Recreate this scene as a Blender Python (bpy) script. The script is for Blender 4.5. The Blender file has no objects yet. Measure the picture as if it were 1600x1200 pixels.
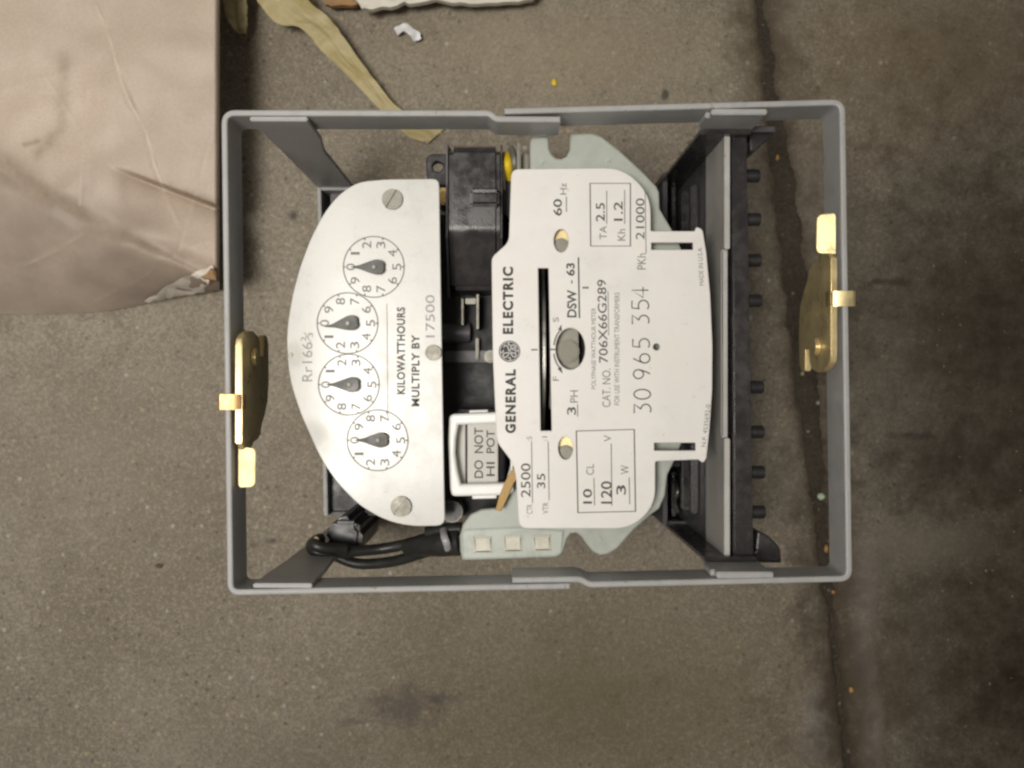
import bpy, bmesh, math, random
from mathutils import Vector, noise

random.seed(7)
SC = bpy.context.scene
C = SC.collection

# ------------------------------------------------------------------ camera, world, lamps, exposure
ZR = 0.130          # top of the frame above the floor
ZC = 0.430          # camera height
K = 0.328 / 1600    # metres per photo pixel at the height of the frame
cam = bpy.data.objects.new('camera', bpy.data.cameras.new('camera'))
C.objects.link(cam); SC.camera = cam
cam.location = (0, 0, ZC)
cam.data.sensor_width = 36
cam.data.lens = 36 * (ZC - ZR) / 0.328
cam.data.clip_start = 0.01; cam.data.clip_end = 50
cam.data.dof.use_dof = True
cam.data.dof.focus_distance = 0.314
cam.data.dof.aperture_fstop = 19

world = bpy.data.worlds.new('World'); SC.world = world; world.use_nodes = True
wbg = world.node_tree.nodes['Background']
wbg.inputs[0].default_value = (1.0, 0.95, 0.87, 1); wbg.inputs[1].default_value = 0.18

def lamp(name, loc, aim, power, sx, sy, col):
    d = bpy.data.lights.new(name, 'AREA'); d.shape = 'RECTANGLE'; d.size = sx; d.size_y = sy
    d.energy = power; d.color = col
    o = bpy.data.objects.new(name, d); C.objects.link(o); o.location = loc
    o.rotation_euler = (Vector(aim) - Vector(loc)).to_track_quat('-Z', 'Y').to_euler()
    return o
lamp('work_lamp', (-0.27, -0.05, 1.15), (-0.13, 0.085, 0.0), 1.48, 0.26, 0.26, (1.0, 0.95, 0.88)).data.spread = math.radians(68)
lamp('ceiling_tube', (-0.75, 0.35, 2.3), (0, 0, 0), 4, 1.2, 0.16, (1.0, 0.97, 0.91))

vs = SC.view_settings
vs.view_transform = 'Standard'; vs.look = 'None'; vs.exposure = 0.0; vs.gamma = 1.0
SC.render.engine = 'CYCLES'
SC.cycles.use_denoising = True
SC.cycles.filter_width = 2.5
SC.cycles.max_bounces = 6; SC.cycles.diffuse_bounces = 3; SC.cycles.glossy_bounces = 3
SC.cycles.use_adaptive_sampling = True; SC.cycles.adaptive_threshold = 0.03

# ------------------------------------------------------------------ helpers
def S(z): return K * (ZC - z) / (ZC - ZR)
def W(px, py, z): return Vector(((px - 800) * S(z), (600 - py) * S(z), z))

MATS = {}
def principled(name, col, rough=0.5, metal=0.0, **kw):
    m = bpy.data.materials.new(name); m.use_nodes = True
    b = m.node_tree.nodes['Principled BSDF']
    b.inputs['Base Color'].default_value = (*col, 1)
    b.inputs['Roughness'].default_value = rough
    b.inputs['Metallic'].default_value = metal
    for k, v in kw.items(): b.inputs[k.replace('_', ' ')].default_value = v
    MATS[name] = m
    return m, m.node_tree.nodes, m.node_tree.links, b

def mix(n, l, fac, a, b, mode='MIX'):
    x = n.new('ShaderNodeMix'); x.data_type = 'RGBA'; x.blend_type = mode
    for idx, v in ((0, fac), (6, a), (7, b)):
        if hasattr(v, 'is_linked') or hasattr(v, 'links'): l.new(v, x.inputs[idx])
        elif idx == 0: x.inputs[0].default_value = v
        else: x.inputs[idx].default_value = (*v, 1)
    return x.outputs[2]

def ntex(n, l, vec, scale, detail=4, rough=0.6, dist=0.0):
    t = n.new('ShaderNodeTexNoise'); t.inputs['Scale'].default_value = scale
    t.inputs['Detail'].default_value = detail; t.inputs['Roughness'].default_value = rough
    t.inputs['Distortion'].default_value = dist
    l.new(vec, t.inputs['Vector']); return t.outputs[0]

def ramp(n, l, fac, lo, hi, a=0.0, b=1.0):
    t = n.new('ShaderNodeMapRange'); t.inputs[1].default_value = lo; t.inputs[2].default_value = hi
    t.inputs[3].default_value = a; t.inputs[4].default_value = b; t.clamp = True
    l.new(fac, t.inputs[0]); return t.outputs[0]

def mth(n, l, op, a, b=None, c=None):
    t = n.new('ShaderNodeMath'); t.operation = op
    for i, v in enumerate((a, b, c)):
        if v is None: continue
        if hasattr(v, 'links'): l.new(v, t.inputs[i])
        else: t.inputs[i].default_value = v
    return t.outputs[0]

def bump(n, l, b, h, strength, dist):
    t = n.new('ShaderNodeBump'); t.inputs['Strength'].default_value = strength
    t.inputs['Distance'].default_value = dist
    l.new(h, t.inputs['Height']); l.new(t.outputs[0], b.inputs['Normal'])

def pos(n): return n.new('ShaderNodeNewGeometry').outputs['Position']

def worn(name, col, rough, metal=0.0, var=0.18, scale=160, bs=0.06, rv=0.12, dust=None, scuff=None, **kw):
    """a paint, plastic or metal with uneven tone, uneven gloss and a very fine relief"""
    m, n, l, b = principled(name, col, rough, metal, **kw)
    p = pos(n)
    a = ntex(n, l, p, scale, 3, 0.65); f = ntex(n, l, p, scale * 9, 1, 0.6)
    lo = tuple(c * (1 - var) for c in col); hi = tuple(min(1, c * (1 + var)) for c in col)
    c = mix(n, l, ramp(n, l, a, 0.32, 0.68), lo, hi)
    c = mix(n, l, ramp(n, l, f, 0.35, 0.65, 0, 0.35), c, lo)
    if dust: c = mix(n, l, ramp(n, l, ntex(n, l, p, scale * 0.5, 3, 0.7), 0.48, 0.75, 0, 0.5), c, dust)
    if scuff:      # short scratches and chips
        st_ = n.new('ShaderNodeMapping'); st_.inputs['Rotation'].default_value = (0.4, 0.7, 0.6); st_.inputs['Scale'].default_value = (1, 9, 3); l.new(p, st_.inputs[0])
        k1 = ramp(n, l, ntex(n, l, st_.outputs[0], 95, 4, 0.7), 0.66, 0.72, 0, 0.55); k2 = ramp(n, l, ntex(n, l, p, 210, 4, 0.75), 0.66, 0.70, 0, 0.7)
        c = mix(n, l, k1, c, scuff[0]); c = mix(n, l, k2, c, scuff[1])
    l.new(c, b.inputs['Base Color'])
    l.new(ramp(n, l, a, 0.3, 0.7, max(0.03, rough - rv), min(1, rough + rv)), b.inputs['Roughness'])
    bump(n, l, b, f, bs, 0.0004)
    return m

worn('frame_paint', (0.405, 0.405, 0.40), 0.46, var=0.13, Specular_IOR_Level=0.3, dust=(0.29, 0.26, 0.21), scuff=((0.52, 0.52, 0.51), (0.20, 0.17, 0.13)))
worn('frame_paint_light', (0.47, 0.46, 0.435), 0.45, var=0.12, dust=(0.33, 0.29, 0.23), scuff=((0.55, 0.54, 0.52), (0.22, 0.19, 0.15)))
worn('plate_white', (0.78, 0.755, 0.72), 0.38, var=0.03, scale=90, bs=0.03, dust=(0.72, 0.68, 0.60), scuff=((0.70, 0.67, 0.61), (0.62, 0.57, 0.48)))
worn('plate_aluminium', (0.66, 0.655, 0.62), 0.31, var=0.04, scale=110, bs=0.035, rv=0.07, dust=(0.61, 0.59, 0.53), scuff=((0.58, 0.56, 0.51), (0.52, 0.49, 0.42)))
worn('white_plastic', (0.88, 0.88, 0.85), 0.35, var=0.02)
worn('label_paper', (0.60, 0.585, 0.54), 0.6, var=0.05)
worn('black_paint', (0.035, 0.031, 0.032), 0.27, var=0.25, dust=(0.06, 0.055, 0.05))
worn('black_plastic', (0.018, 0.017, 0.017), 0.42, var=0.3)
worn('black_rubber', (0.022, 0.021, 0.019), 0.38, var=0.3)
worn('dark_grey', (0.085, 0.08, 0.088), 0.45, var=0.2)
worn('black_deep', (0.010, 0.010, 0.010), 0.6, var=0.3)
worn('brass', (0.72, 0.58, 0.31), 0.36, 0.55, var=0.14, scale=120, bs=0.05)
worn('brass_bright', (0.80, 0.67, 0.36), 0.38, 0.9, var=0.06, scale=120, bs=0.03)
worn('brass_bronze', (0.50, 0.33, 0.13), 0.33, 1.0, var=0.25)
worn('copper', (0.55, 0.33, 0.15), 0.45, 0.9, var=0.15)
worn('steel', (0.42, 0.41, 0.37), 0.36, 0.9, var=0.12)
worn('nickel', (0.235, 0.225, 0.19), 0.5, 0.5, var=0.14, scale=300)
worn('knob_grey', (0.20, 0.19, 0.155), 0.45, 0.3, var=0.12)
worn('mustard', (0.42, 0.24, 0.035), 0.4, var=0.25)
worn('yellow_plastic', (0.70, 0.50, 0.02), 0.4, var=0.1)
worn('tie_grey', (0.40, 0.39, 0.40), 0.4, var=0.1)
worn('pointer_black', (0.085, 0.086, 0.078), 0.5, var=0.15)
worn('green_plastic', (0.415, 0.445, 0.395), 0.38, var=0.07)
worn('clear_plastic', (0.46, 0.50, 0.45), 0.3, var=0.05)
worn('cream_terminal', (0.62, 0.60, 0.50), 0.3, var=0.12, scale=220)
for nm, c in (('ink_black', 0.035), ('ink_dark', 0.075), ('ink_grey', 0.20), ('ink_faint', 0.36), ('ink_rule', 0.15)):
    worn(nm, (c, c * 0.97, c * 0.95), 0.6, var=0.35, scale=1400)
worn('cardboard_white', (0.66, 0.62, 0.53), 0.6, var=0.12, dust=(0.4, 0.33, 0.22))
worn('cardboard_brown', (0.30, 0.17, 0.07), 0.7, var=0.3)
worn('torn_white', (0.74, 0.68, 0.60), 0.75, var=0.15)
worn('scrap_white', (0.70, 0.70, 0.70), 0.4, var=0.1)
worn('crumb_yellow', (0.75, 0.56, 0.03), 0.5, var=0.1)
worn('crumb_green', (0.48, 0.58, 0.40), 0.5, var=0.1)
worn('crumb_orange', (0.42, 0.23, 0.06), 0.5, var=0.2)
worn('crumb_dark', (0.08, 0.065, 0.045), 0.7, var=0.2)
worn('grit', (0.22, 0.185, 0.135), 0.8, var=0.6, scale=200)

WLOC = {}
def finish(name, me, mat, parent=None, smooth=None):
    """link a mesh whose vertices are in world space: origin to its middle, parent kept"""
    if me.vertices:
        lo = Vector((min(v.co[i] for v in me.vertices) for i in range(3)))
        hi = Vector((max(v.co[i] for v in me.vertices) for i in range(3)))
        c = (lo + hi) / 2
        for v in me.vertices: v.co -= c
    else: c = Vector()
    if mat:
        me.materials.clear(); me.materials.append(MATS[mat])
    if smooth is not None:
        me.polygons.foreach_set('use_smooth', [True] * len(me.polygons))
        me.set_sharp_from_angle(angle=math.radians(smooth))
    o = bpy.data.objects.new(name, me); C.objects.link(o)
    WLOC[o] = c
    if parent is not None:
        o.parent = parent; o.location = c - WLOC[parent]
    else: o.location = c
    return o

def empty(name, loc):
    o = bpy.data.objects.new(name, None); C.objects.link(o); o.location = loc; WLOC[o] = Vector(loc)
    o.empty_display_size = 0.02
    return o

def tag(o, label=None, cat=None, group=None, kind=None):
    for k, v in (('label', label), ('category', cat), ('group', group), ('kind', kind)):
        if v: o[k] = v
    return o

def mesh_from(verts, faces):
    me = bpy.data.meshes.new('m'); me.from_pydata([tuple(v) for v in verts], [], faces); me.update()
    return me

def rounded(pts, r, seg=5):
    """round corners of a closed outline; r a number or one per corner"""
    out = []; n = len(pts)
    for i in range(n):
        ri = r[i] if isinstance(r, (list, tuple)) else r
        p = Vector(pts[i]); a = Vector(pts[i - 1]); b = Vector(pts[(i + 1) % n])
        if ri <= 0: out.append(tuple(p)); continue
        da, db = (a - p), (b - p)
        ra = min(ri, da.length * 0.49, db.length * 0.49)
        A = p + da.normalized() * ra; B = p + db.normalized() * ra
        for k in range(seg + 1):
            t = k / seg
            q = A * (1 - t) ** 2 + p * 2 * t * (1 - t) + B * t * t
            out.append((q.x, q.y))
    return out

def ell(cx, cy, rx, ry=None, seg=28, a0=0.0):
    ry = rx if ry is None else ry
    return [(cx + rx * math.cos(a0 + 2 * math.pi * i / seg), cy + ry * math.sin(a0 + 2 * math.pi * i / seg)) for i in range(seg)]

def rect(x0, y0, x1, y1): return [(x0, y0), (x1, y0), (x1, y1), (x0, y1)]

def plate_mesh(loops, zt, th, bevel=0.0003):
    cu = bpy.data.curves.new('c', 'CURVE'); cu.dimensions = '2D'; cu.fill_mode = 'BOTH'
    for lp in loops:
        s = cu.splines.new('POLY'); s.points.add(len(lp) - 1); s.use_cyclic_u = True
        for q, (x, y) in zip(s.points, lp):
            w = W(x, y, zt); q.co = (w.x, w.y, 0, 1)
    bevel = min(bevel, th * 0.45)
    cu.extrude = th / 2 - bevel; cu.bevel_depth = bevel; cu.bevel_resolution = 1; cu.offset = -bevel
    o = bpy.data.objects.new('c', cu); C.objects.link(o)
    bpy.context.view_layer.update()
    me = bpy.data.meshes.new_from_object(o.evaluated_get(bpy.context.evaluated_depsgraph_get()))
    bpy.data.objects.remove(o); bpy.data.curves.remove(cu)
    for v in me.vertices: v.co.z += zt - th / 2
    bm = bmesh.new(); bm.from_mesh(me)
    bmesh.ops.remove_doubles(bm, verts=bm.verts, dist=1e-6)
    bm.to_mesh(me); bm.free()
    return me

def plate(name, loops, zt, th, mat, parent, bevel=0.0003):
    return finish(name, plate_mesh(loops, zt, th, bevel), mat, parent, 20)

def prism_mesh(loop, vec, bevel=0.0003, seg=2):
    """closed planar loop of 3D points swept along vec"""
    bm = bmesh.new()
    f = bm.faces.new([bm.verts.new(p) for p in loop])
    e = bmesh.ops.extrude_face_region(bm, geom=[f])
    bmesh.ops.translate(bm, verts=[v for v in e['geom'] if isinstance(v, bmesh.types.BMVert)], vec=vec)
    bmesh.ops.recalc_face_normals(bm, faces=bm.faces)
    if bevel: bmesh.ops.bevel(bm, geom=[x for x in bm.edges if x.calc_face_angle(0) > 0.6], offset=bevel, segments=seg, affect='EDGES', clamp_overlap=True)
    me = bpy.data.meshes.new('m'); bm.to_mesh(me); bm.free()
    return me

def prism(name, loop, vec, mat, parent, bevel=0.0003):
    return finish(name, prism_mesh(loop, Vector(vec), bevel), mat, parent, 22)

def block(name, x0, y0, x1, y1, zt, zb, mat, parent, bevel=0.0005, r=0):
    lp = [W(x, y, zt) for x, y in (rounded(rect(x0, y0, x1, y1), r) if r else rect(x0, y0, x1, y1))]
    return prism(name, lp, (0, 0, zb - zt), mat, parent, bevel)

def cyl(name, c, axis, r, length, mat, parent, seg=24, bevel=0.0003):
    c = Vector(c); ax = Vector(axis).normalized()
    u = ax.orthogonal().normalized(); v = ax.cross(u)
    lp = [c + (u * math.cos(2 * math.pi * i / seg) + v * math.sin(2 * math.pi * i / seg)) * r for i in range(seg)]
    return prism(name, lp, ax * length, mat, parent, bevel)

def catmull(pts, per=8):
    pts = [Vector(p) for p in pts]; P = [pts[0]] + pts + [pts[-1]]; out = []
    for i in range(1, len(P) - 2):
        a, b, c, d = P[i - 1:i + 3]
        for k in range(per):
            t = k / per
            out.append(0.5 * (2 * b + (c - a) * t + (2 * a - 5 * b + 4 * c - d) * t * t + (3 * b - a - 3 * c + d) * t ** 3))
    out.append(pts[-1]); return out

def tube(name, pts, r, mat, parent, seg=12, per=8, flat=1.0):
    P = catmull(pts, per); vs_, fs = [], []
    for i, p in enumerate(P):
        t = (P[min(i + 1, len(P) - 1)] - P[max(i - 1, 0)]).normalized()
        u = t.cross(Vector((0, 0, 1)))
        u = u.normalized() if u.length > 1e-4 else Vector((1, 0, 0))
        v = u.cross(t)
        rr = r(i / (len(P) - 1)) if callable(r) else r
        for k in range(seg):
            a = 2 * math.pi * k / seg
            vs_.append(p + u * math.cos(a) * rr + v * math.sin(a) * rr * flat)
    for i in range(len(P) - 1):
        for k in range(seg):
            fs.append((i * seg + k, i * seg + (k + 1) % seg, (i + 1) * seg + (k + 1) % seg, (i + 1) * seg + k))
    fs.append(tuple(range(seg - 1, -1, -1))); fs.append(tuple(range((len(P) - 1) * seg, len(P) * seg)))
    return finish(name, mesh_from(vs_, fs), mat, parent, 50)

def strip_loop(path, t, r):
    """closed outline of a bent sheet-metal strip of thickness t along an open path (photo pixels)"""
    P = [Vector(p) for p in path]
    if r:
        R = [P[0]]
        for i in range(1, len(P) - 1):
            rr = r[i] if isinstance(r, (list, tuple)) else r
            da, db = P[i - 1] - P[i], P[i + 1] - P[i]
            q = min(rr, da.length * .45, db.length * .45)
            A, B = P[i] + da.normalized() * q, P[i] + db.normalized() * q
            R += [A * (1 - k / 7) ** 2 + P[i] * 2 * (k / 7) * (1 - k / 7) + B * (k / 7) ** 2 for k in range(8)]
        P = R + [P[-1]]
    L, Rr = [], []
    for i, p in enumerate(P):
        d = (P[min(i + 1, len(P) - 1)] - P[max(i - 1, 0)]).normalized()
        n = Vector((-d.y, d.x)); L.append(tuple(p + n * t / 2)); Rr.append(tuple(p - n * t / 2))
    return L + Rr[::-1]

# ---- flat print: everything in photo pixels, laid 0.1 mm above the plate it is printed on
def ribbon(pts, w, closed=False):
    P = [Vector(p) for p in pts]; n = len(P); v, f = [], []
    for i, p in enumerate(P):
        a = P[i - 1] if (closed or i) else p
        b = P[(i + 1) % n] if (closed or i < n - 1) else p
        d = (b - a).normalized(); q = Vector((-d.y, d.x)) * w / 2
        v += [tuple(p + q), tuple(p - q)]
    for i in range(n if closed else n - 1):
        j = (i + 1) % n
        f.append((2 * i, 2 * i + 1, 2 * j + 1, 2 * j))
    return v, f

GL = {}
def glyphs(s, bold=0.0, space=1.0):
    key = (s, bold, space)
    if key not in GL:
        cu = bpy.data.curves.new('t', 'FONT'); cu.body = s; cu.size = 1; cu.offset = bold; cu.space_character = space
        cu.resolution_u = 4
        o = bpy.data.objects.new('t', cu); C.objects.link(o); bpy.context.view_layer.update()
        me = bpy.data.meshes.new_from_object(o.evaluated_get(bpy.context.evaluated_depsgraph_get()))
        v = [(q.co.x, q.co.y) for q in me.vertices]; f = [tuple(p.vertices) for p in me.polygons]
        bpy.data.objects.remove(o); bpy.data.curves.remove(cu); bpy.data.meshes.remove(me)
        x0, x1 = min(a for a, b in v), max(a for a, b in v); y0, y1 = min(b for a, b in v), max(b for a, b in v)
        GL[key] = ([((a - x0) / (x1 - x0), (b - y0) / (y1 - y0)) for a, b in v], f)
    return GL[key]

def text(s, xl, xr, y0, y1, bold=0.0, space=1.0, skew=0.0):
    """lettering that reads up the picture: tops of the letters to the left (xl), start at y0, end at y1"""
    v, f = glyphs(s, bold, space)
    return [(xr - b * (xr - xl) + skew * a, y0 - a * (y0 - y1)) for a, b in v], f

def printed(name, bits, z, mat, parent):
    V, F = [], []
    for v, f in bits:
        o = len(V)
        for x, y in v:
            zz = z(x, y) if callable(z) else z
            V.append(W(x, y, zz))
        F += [tuple(i + o for i in q) for q in f]
    me = mesh_from(V, F)
    bm = bmesh.new(); bm.from_mesh(me)
    for fc in bm.faces:
        fc.normal_update()
        if fc.normal.z < 0: fc.normal_flip()
    bm.to_mesh(me); bm.free()
    return finish(name, me, mat, parent)

# ------------------------------------------------------------------ floor: two concrete slabs with a dirty joint between them
JOINT = [(-400, 1140), (0, 1192), (60, 1200), (180, 1214), (350, 1238), (520, 1258), (700, 1276), (850, 1290), (950, 1303), (1080, 1316), (1200, 1331), (1600, 1380)]
JW = [(-400, 6), (0, 6), (120, 8), (220, 14), (300, 17), (600, 17), (760, 11), (880, 7), (960, 3.5), (1100, 3.5), (1200, 4.5), (1600, 5)]
def interp(tab, y):
    if y <= tab[0][0]: return tab[0][1]
    for (a, u), (b, v) in zip(tab, tab[1:]):
        if y <= b: return u + (v - u) * (y - a) / (b - a)
    return tab[-1][1]
S0 = S(0.0)
def concrete(name, base, dark, light, blots, joint=False):
    m, n, l, b = principled(name, base, 0.78, Specular_IOR_Level=0.18)
    p = pos(n)
    big = ntex(n, l, p, 9, 4, 0.62, 0.4); mid = ntex(n, l, p, 70, 3, 0.70)
    fine = ntex(n, l, p, 520, 1, 0.7); grain = ntex(n, l, p, 1300, 0, 0.6)
    c = mix(n, l, ramp(n, l, big, 0.34, 0.66), dark, light)
    c = mix(n, l, ramp(n, l, mid, 0.36, 0.66, 0, 0.62), c, base)
    c = mix(n, l, ramp(n, l, mid, 0.50, 0.74, 0, 0.38), c, tuple(q * 0.62 for q in dark))
    c = mix(n, l, ramp(n, l, fine, 0.36, 0.50, 0.26, 0.0), c, tuple(q * 0.55 for q in base))
    c = mix(n, l, ramp(n, l, fine, 0.55, 0.70, 0.0, 0.28), c, tuple(min(1, q * 1.55) for q in light))
    c = mix(n, l, ramp(n, l, grain, 0.58, 0.72, 0.0, 0.34), c, tuple(min(1, q * 1.4) for q in light))
    c = mix(n, l, ramp(n, l, grain, 0.28, 0.42, 0.3, 0.0), c, tuple(q * 0.5 for q in dark))
    # sparse pale and ochre sand grains
    vo = n.new('ShaderNodeTexVoronoi'); vo.inputs['Scale'].default_value = 230; l.new(p, vo.inputs['Vector'])
    sr = n.new('ShaderNodeSeparateColor'); l.new(vo.outputs['Color'], sr.inputs[0])
    dot = ramp(n, l, vo.outputs['Distance'], 0.10, 0.28, 1, 0)
    c = mix(n, l, mth(n, l, 'MULTIPLY', dot, ramp(n, l, sr.outputs[0], 0.86, 0.90, 0, 0.8)), c, (0.42, 0.33, 0.20))
    c = mix(n, l, mth(n, l, 'MULTIPLY', dot, ramp(n, l, sr.outputs[1], 0.92, 0.95, 0, 0.75)), c, (0.46, 0.44, 0.40))
    c = mix(n, l, mth(n, l, 'MULTIPLY', dot, ramp(n, l, sr.outputs[2], 0.90, 0.94, 0, 0.6)), c, (0.06, 0.05, 0.04))
    # stains, and light falloff painted in: x, y, rx, ry in photo pixels, strength, colour
    sep = n.new('ShaderNodeSeparateXYZ'); l.new(p, sep.inputs[0])
    wob = mid
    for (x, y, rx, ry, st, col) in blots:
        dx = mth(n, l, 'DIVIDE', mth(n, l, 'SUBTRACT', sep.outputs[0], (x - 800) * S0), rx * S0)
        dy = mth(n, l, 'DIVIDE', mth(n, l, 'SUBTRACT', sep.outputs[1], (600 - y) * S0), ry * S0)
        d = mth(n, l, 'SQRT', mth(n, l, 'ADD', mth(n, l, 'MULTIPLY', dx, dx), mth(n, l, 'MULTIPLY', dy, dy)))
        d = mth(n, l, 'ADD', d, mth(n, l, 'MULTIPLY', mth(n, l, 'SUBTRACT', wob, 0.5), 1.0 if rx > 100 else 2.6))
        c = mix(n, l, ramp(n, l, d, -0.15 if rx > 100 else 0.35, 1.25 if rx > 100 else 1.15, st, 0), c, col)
    if joint:      # smudged dirt either side of the joint
        jd = mth(n, l, 'SUBTRACT', sep.outputs[0], mth(n, l, 'ADD', (1193 + 0.114 * 600 - 800) * S0, mth(n, l, 'MULTIPLY', sep.outputs[1], -0.114)))
        jd = mth(n, l, 'ADD', mth(n, l, 'ABSOLUTE', jd), mth(n, l, 'MULTIPLY', mth(n, l, 'SUBTRACT', wob, 0.5), 0.035))
        c = mix(n, l, ramp(n, l, jd, 0.003, 0.022, 0.72, 0), c, (0.062, 0.046, 0.030))
    l.new(c, b.inputs['Base Color'])
    h = mth(n, l, 'ADD', mth(n, l, 'MULTIPLY', mid, 1.0), mth(n, l, 'ADD', mth(n, l, 'MULTIPLY', fine, 0.5), mth(n, l, 'MULTIPLY', grain, 0.25)))
    bump(n, l, b, h, 0.55, 0.0013)

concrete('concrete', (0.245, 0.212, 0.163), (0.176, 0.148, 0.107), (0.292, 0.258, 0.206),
         [(930, 1090, 400, 210, 0.80, (0.115, 0.088, 0.046)), (480, 1190, 260, 90, 0.35, (0.12, 0.10, 0.07)), (470, 130, 110, 60, 0.25, (0.11, 0.092, 0.06)),  # paints the bottom falloff and the carton's shadow into the floor
          (150, 700, 280, 200, 0.35, (0.305, 0.272, 0.225)), (900, 80, 300, 110, 0.6, (0.315, 0.265, 0.175)),
          (632, 1104, 70, 36, 0.60, (0.075, 0.066, 0.062)), (690, 1092, 46, 9, 0.6, (0.08, 0.07, 0.065)), (560, 1128, 40, 8, 0.5, (0.09, 0.08, 0.07)),
          (1278, 1125, 34, 70, 0.60, (0.29, 0.265, 0.24)), (458, 338, 9, 9, 0.8, (0.06, 0.05, 0.04)),
          (425, 845, 12, 5, 0.7, (0.07, 0.065, 0.06)), (395, 852, 8, 5, 0.6, (0.07, 0.065, 0.06)), (1040, 148, 6, 10, 0.85, (0.055, 0.058, 0.045)),
          (1470, 80, 260, 170, 0.75, (0.160, 0.115, 0.060)), (1500, 500, 230, 260, 0.95, (0.040, 0.030, 0.021)), (1640, 600, 360, 800, 1.0, (0.026, 0.019, 0.012)), (1480, 720, 160, 80, 0.75, (0.034, 0.028, 0.022)),  # large dark blots paint the shade at the right into the colour
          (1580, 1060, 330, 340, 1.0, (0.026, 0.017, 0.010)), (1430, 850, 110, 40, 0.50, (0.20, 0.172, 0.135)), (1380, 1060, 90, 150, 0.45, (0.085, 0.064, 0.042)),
          (1350, 960, 24, 130, 0.50, (0.23, 0.20, 0.18)), (1364, 1150, 18, 90, 0.60, (0.27, 0.235, 0.21)), (1238, 15, 24, 50, 0.5, (0.29, 0.255, 0.205)),
          (1385, 440, 45, 7, 0.7, (0.03, 0.025, 0.02)), (1420, 680, 45, 8, 0.7, (0.03, 0.025, 0.02)), (1280, 330, 45, 150, 0.35, (0.19, 0.165, 0.13))], True)
concrete('joint_dirt', (0.050, 0.040, 0.030), (0.033, 0.027, 0.020), (0.070, 0.056, 0.041), [])

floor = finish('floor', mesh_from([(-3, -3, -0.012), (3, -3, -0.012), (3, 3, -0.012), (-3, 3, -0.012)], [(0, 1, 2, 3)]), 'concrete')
tag(floor, 'grey brown stained concrete floor with a dirty joint running down it', kind='structure')
def slab(side, mat):
    ys = [-1.6 + i * 0.05 for i in range(25)] + [-0.35 + i * 0.0016 for i in range(438)] + [0.351 + i * 0.05 for i in range(26)]
    ds = [0.0]; st = 0.0006
    while ds[-1] < 1.6: ds.append(ds[-1] + st); st = min(st * 1.14, 0.12 if ds[-1] > 0.5 else 0.006)
    V, F = [], []
    for y in ys:
        py = 600 - y / S0
        jit = (noise.noise((y * 90, side * 7, 0)) * 0.0020 + noise.noise((y * 380, side * 3, 5)) * 0.0012 + noise.noise((y * 1100, side * 5, 2)) * 0.0005)
        chip = max(0, noise.noise((y * 45, side * 11, 9))) * 0.012
        xe = (interp(JOINT, py) - 800 + side * interp(JW, py)) * S0 + jit
        for d in ds:
            x = xe + side * d
            z = -0.0042 * math.exp(-d / (0.0022 + chip * 0.4)) - 0.0005
            if d < 0.5 and abs(y) < 0.36:
                z += noise.noise((x * 60, y * 60, side)) * 0.0003 + noise.noise((x * 260, y * 260, side)) * 0.00014
            V.append((x, y, min(z, 0.0)))
    m = len(ds)
    for i in range(len(ys) - 1):
        for j in range(m - 1):
            q = (i * m + j, i * m + j + 1, (i + 1) * m + j + 1, (i + 1) * m + j)
            F.append(q if side > 0 else q[::-1])
    return finish('slab', mesh_from(V, F), mat, floor, 60)
slab(-1, 'concrete'); tag(slab(1, 'concrete'), 'slab right of the joint with stains and painted-in dark shade')
V, F = [], []
ys = [-1.6 + i * 0.05 for i in range(25)] + [-0.35 + i * 0.002 for i in range(351)] + [0.352 + i * 0.05 for i in range(26)]
for y in ys:
    for k in range(13):
        x = (interp(JOINT, 600 - y / S0) - 800 + (k - 6) / 6 * 55) * S0
        V.append((x, y, -0.0046 + noise.noise((x * 300, y * 300, 2)) * 0.0014 + noise.noise((x * 90, y * 90, 4)) * 0.0014))
for i in range(len(ys) - 1):
    for k in range(12): F.append((i * 13 + k, i * 13 + k + 1, (i + 1) * 13 + k + 1, (i + 1) * 13 + k))
finish('joint_filler', mesh_from(V, F), 'joint_dirt', floor, 80)

# loose sand on the concrete: uncountable
V, F = [], []
def grain(x, y, z, r):
    o = len(V); a = random.random() * 6
    rs = [r * random.uniform(0.6, 1.3) for _ in range(5)]
    for k in range(5): V.append((x + math.cos(a + k * 1.257) * rs[k], y + math.sin(a + k * 1.257) * rs[k], z))
    V.append((x + r * 0.2, y, z + r * random.uniform(0.7, 1.2)))
    F.extend([(o + k, o + (k + 1) % 5, o + 5) for k in range(5)])
for i in range(1500):
    px, py = random.uniform(-60, 1660), random.uniform(-60, 1260)
    j = interp(JOINT, py)
    if abs(px - j) < 45: continue
    grain((px - 800) * S0, (600 - py) * S0, -0.0006, random.choice((0.00025, 0.0003, 0.0004, 0.0006)))
for i in range(380):
    py = random.uniform(-60, 1260); px = interp(JOINT, py) + random.gauss(0, 0.6) * interp(JW, py)
    grain((px - 800) * S0, (600 - py) * S0, -0.0056, random.choice((0.0003, 0.0004, 0.0005, 0.0008)))
tag(finish('floor_grit', mesh_from(V, F), 'grit'), 'fine sand and grit scattered over the concrete floor', 'grit', kind='stuff')

# ------------------------------------------------------------------ the electric meter
meter = empty('electric_meter', (0.008, 0.012, 0.0))
tag(meter, 'electric meter movement in an open grey metal frame lying on the concrete floor', 'electric meter')

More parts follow.
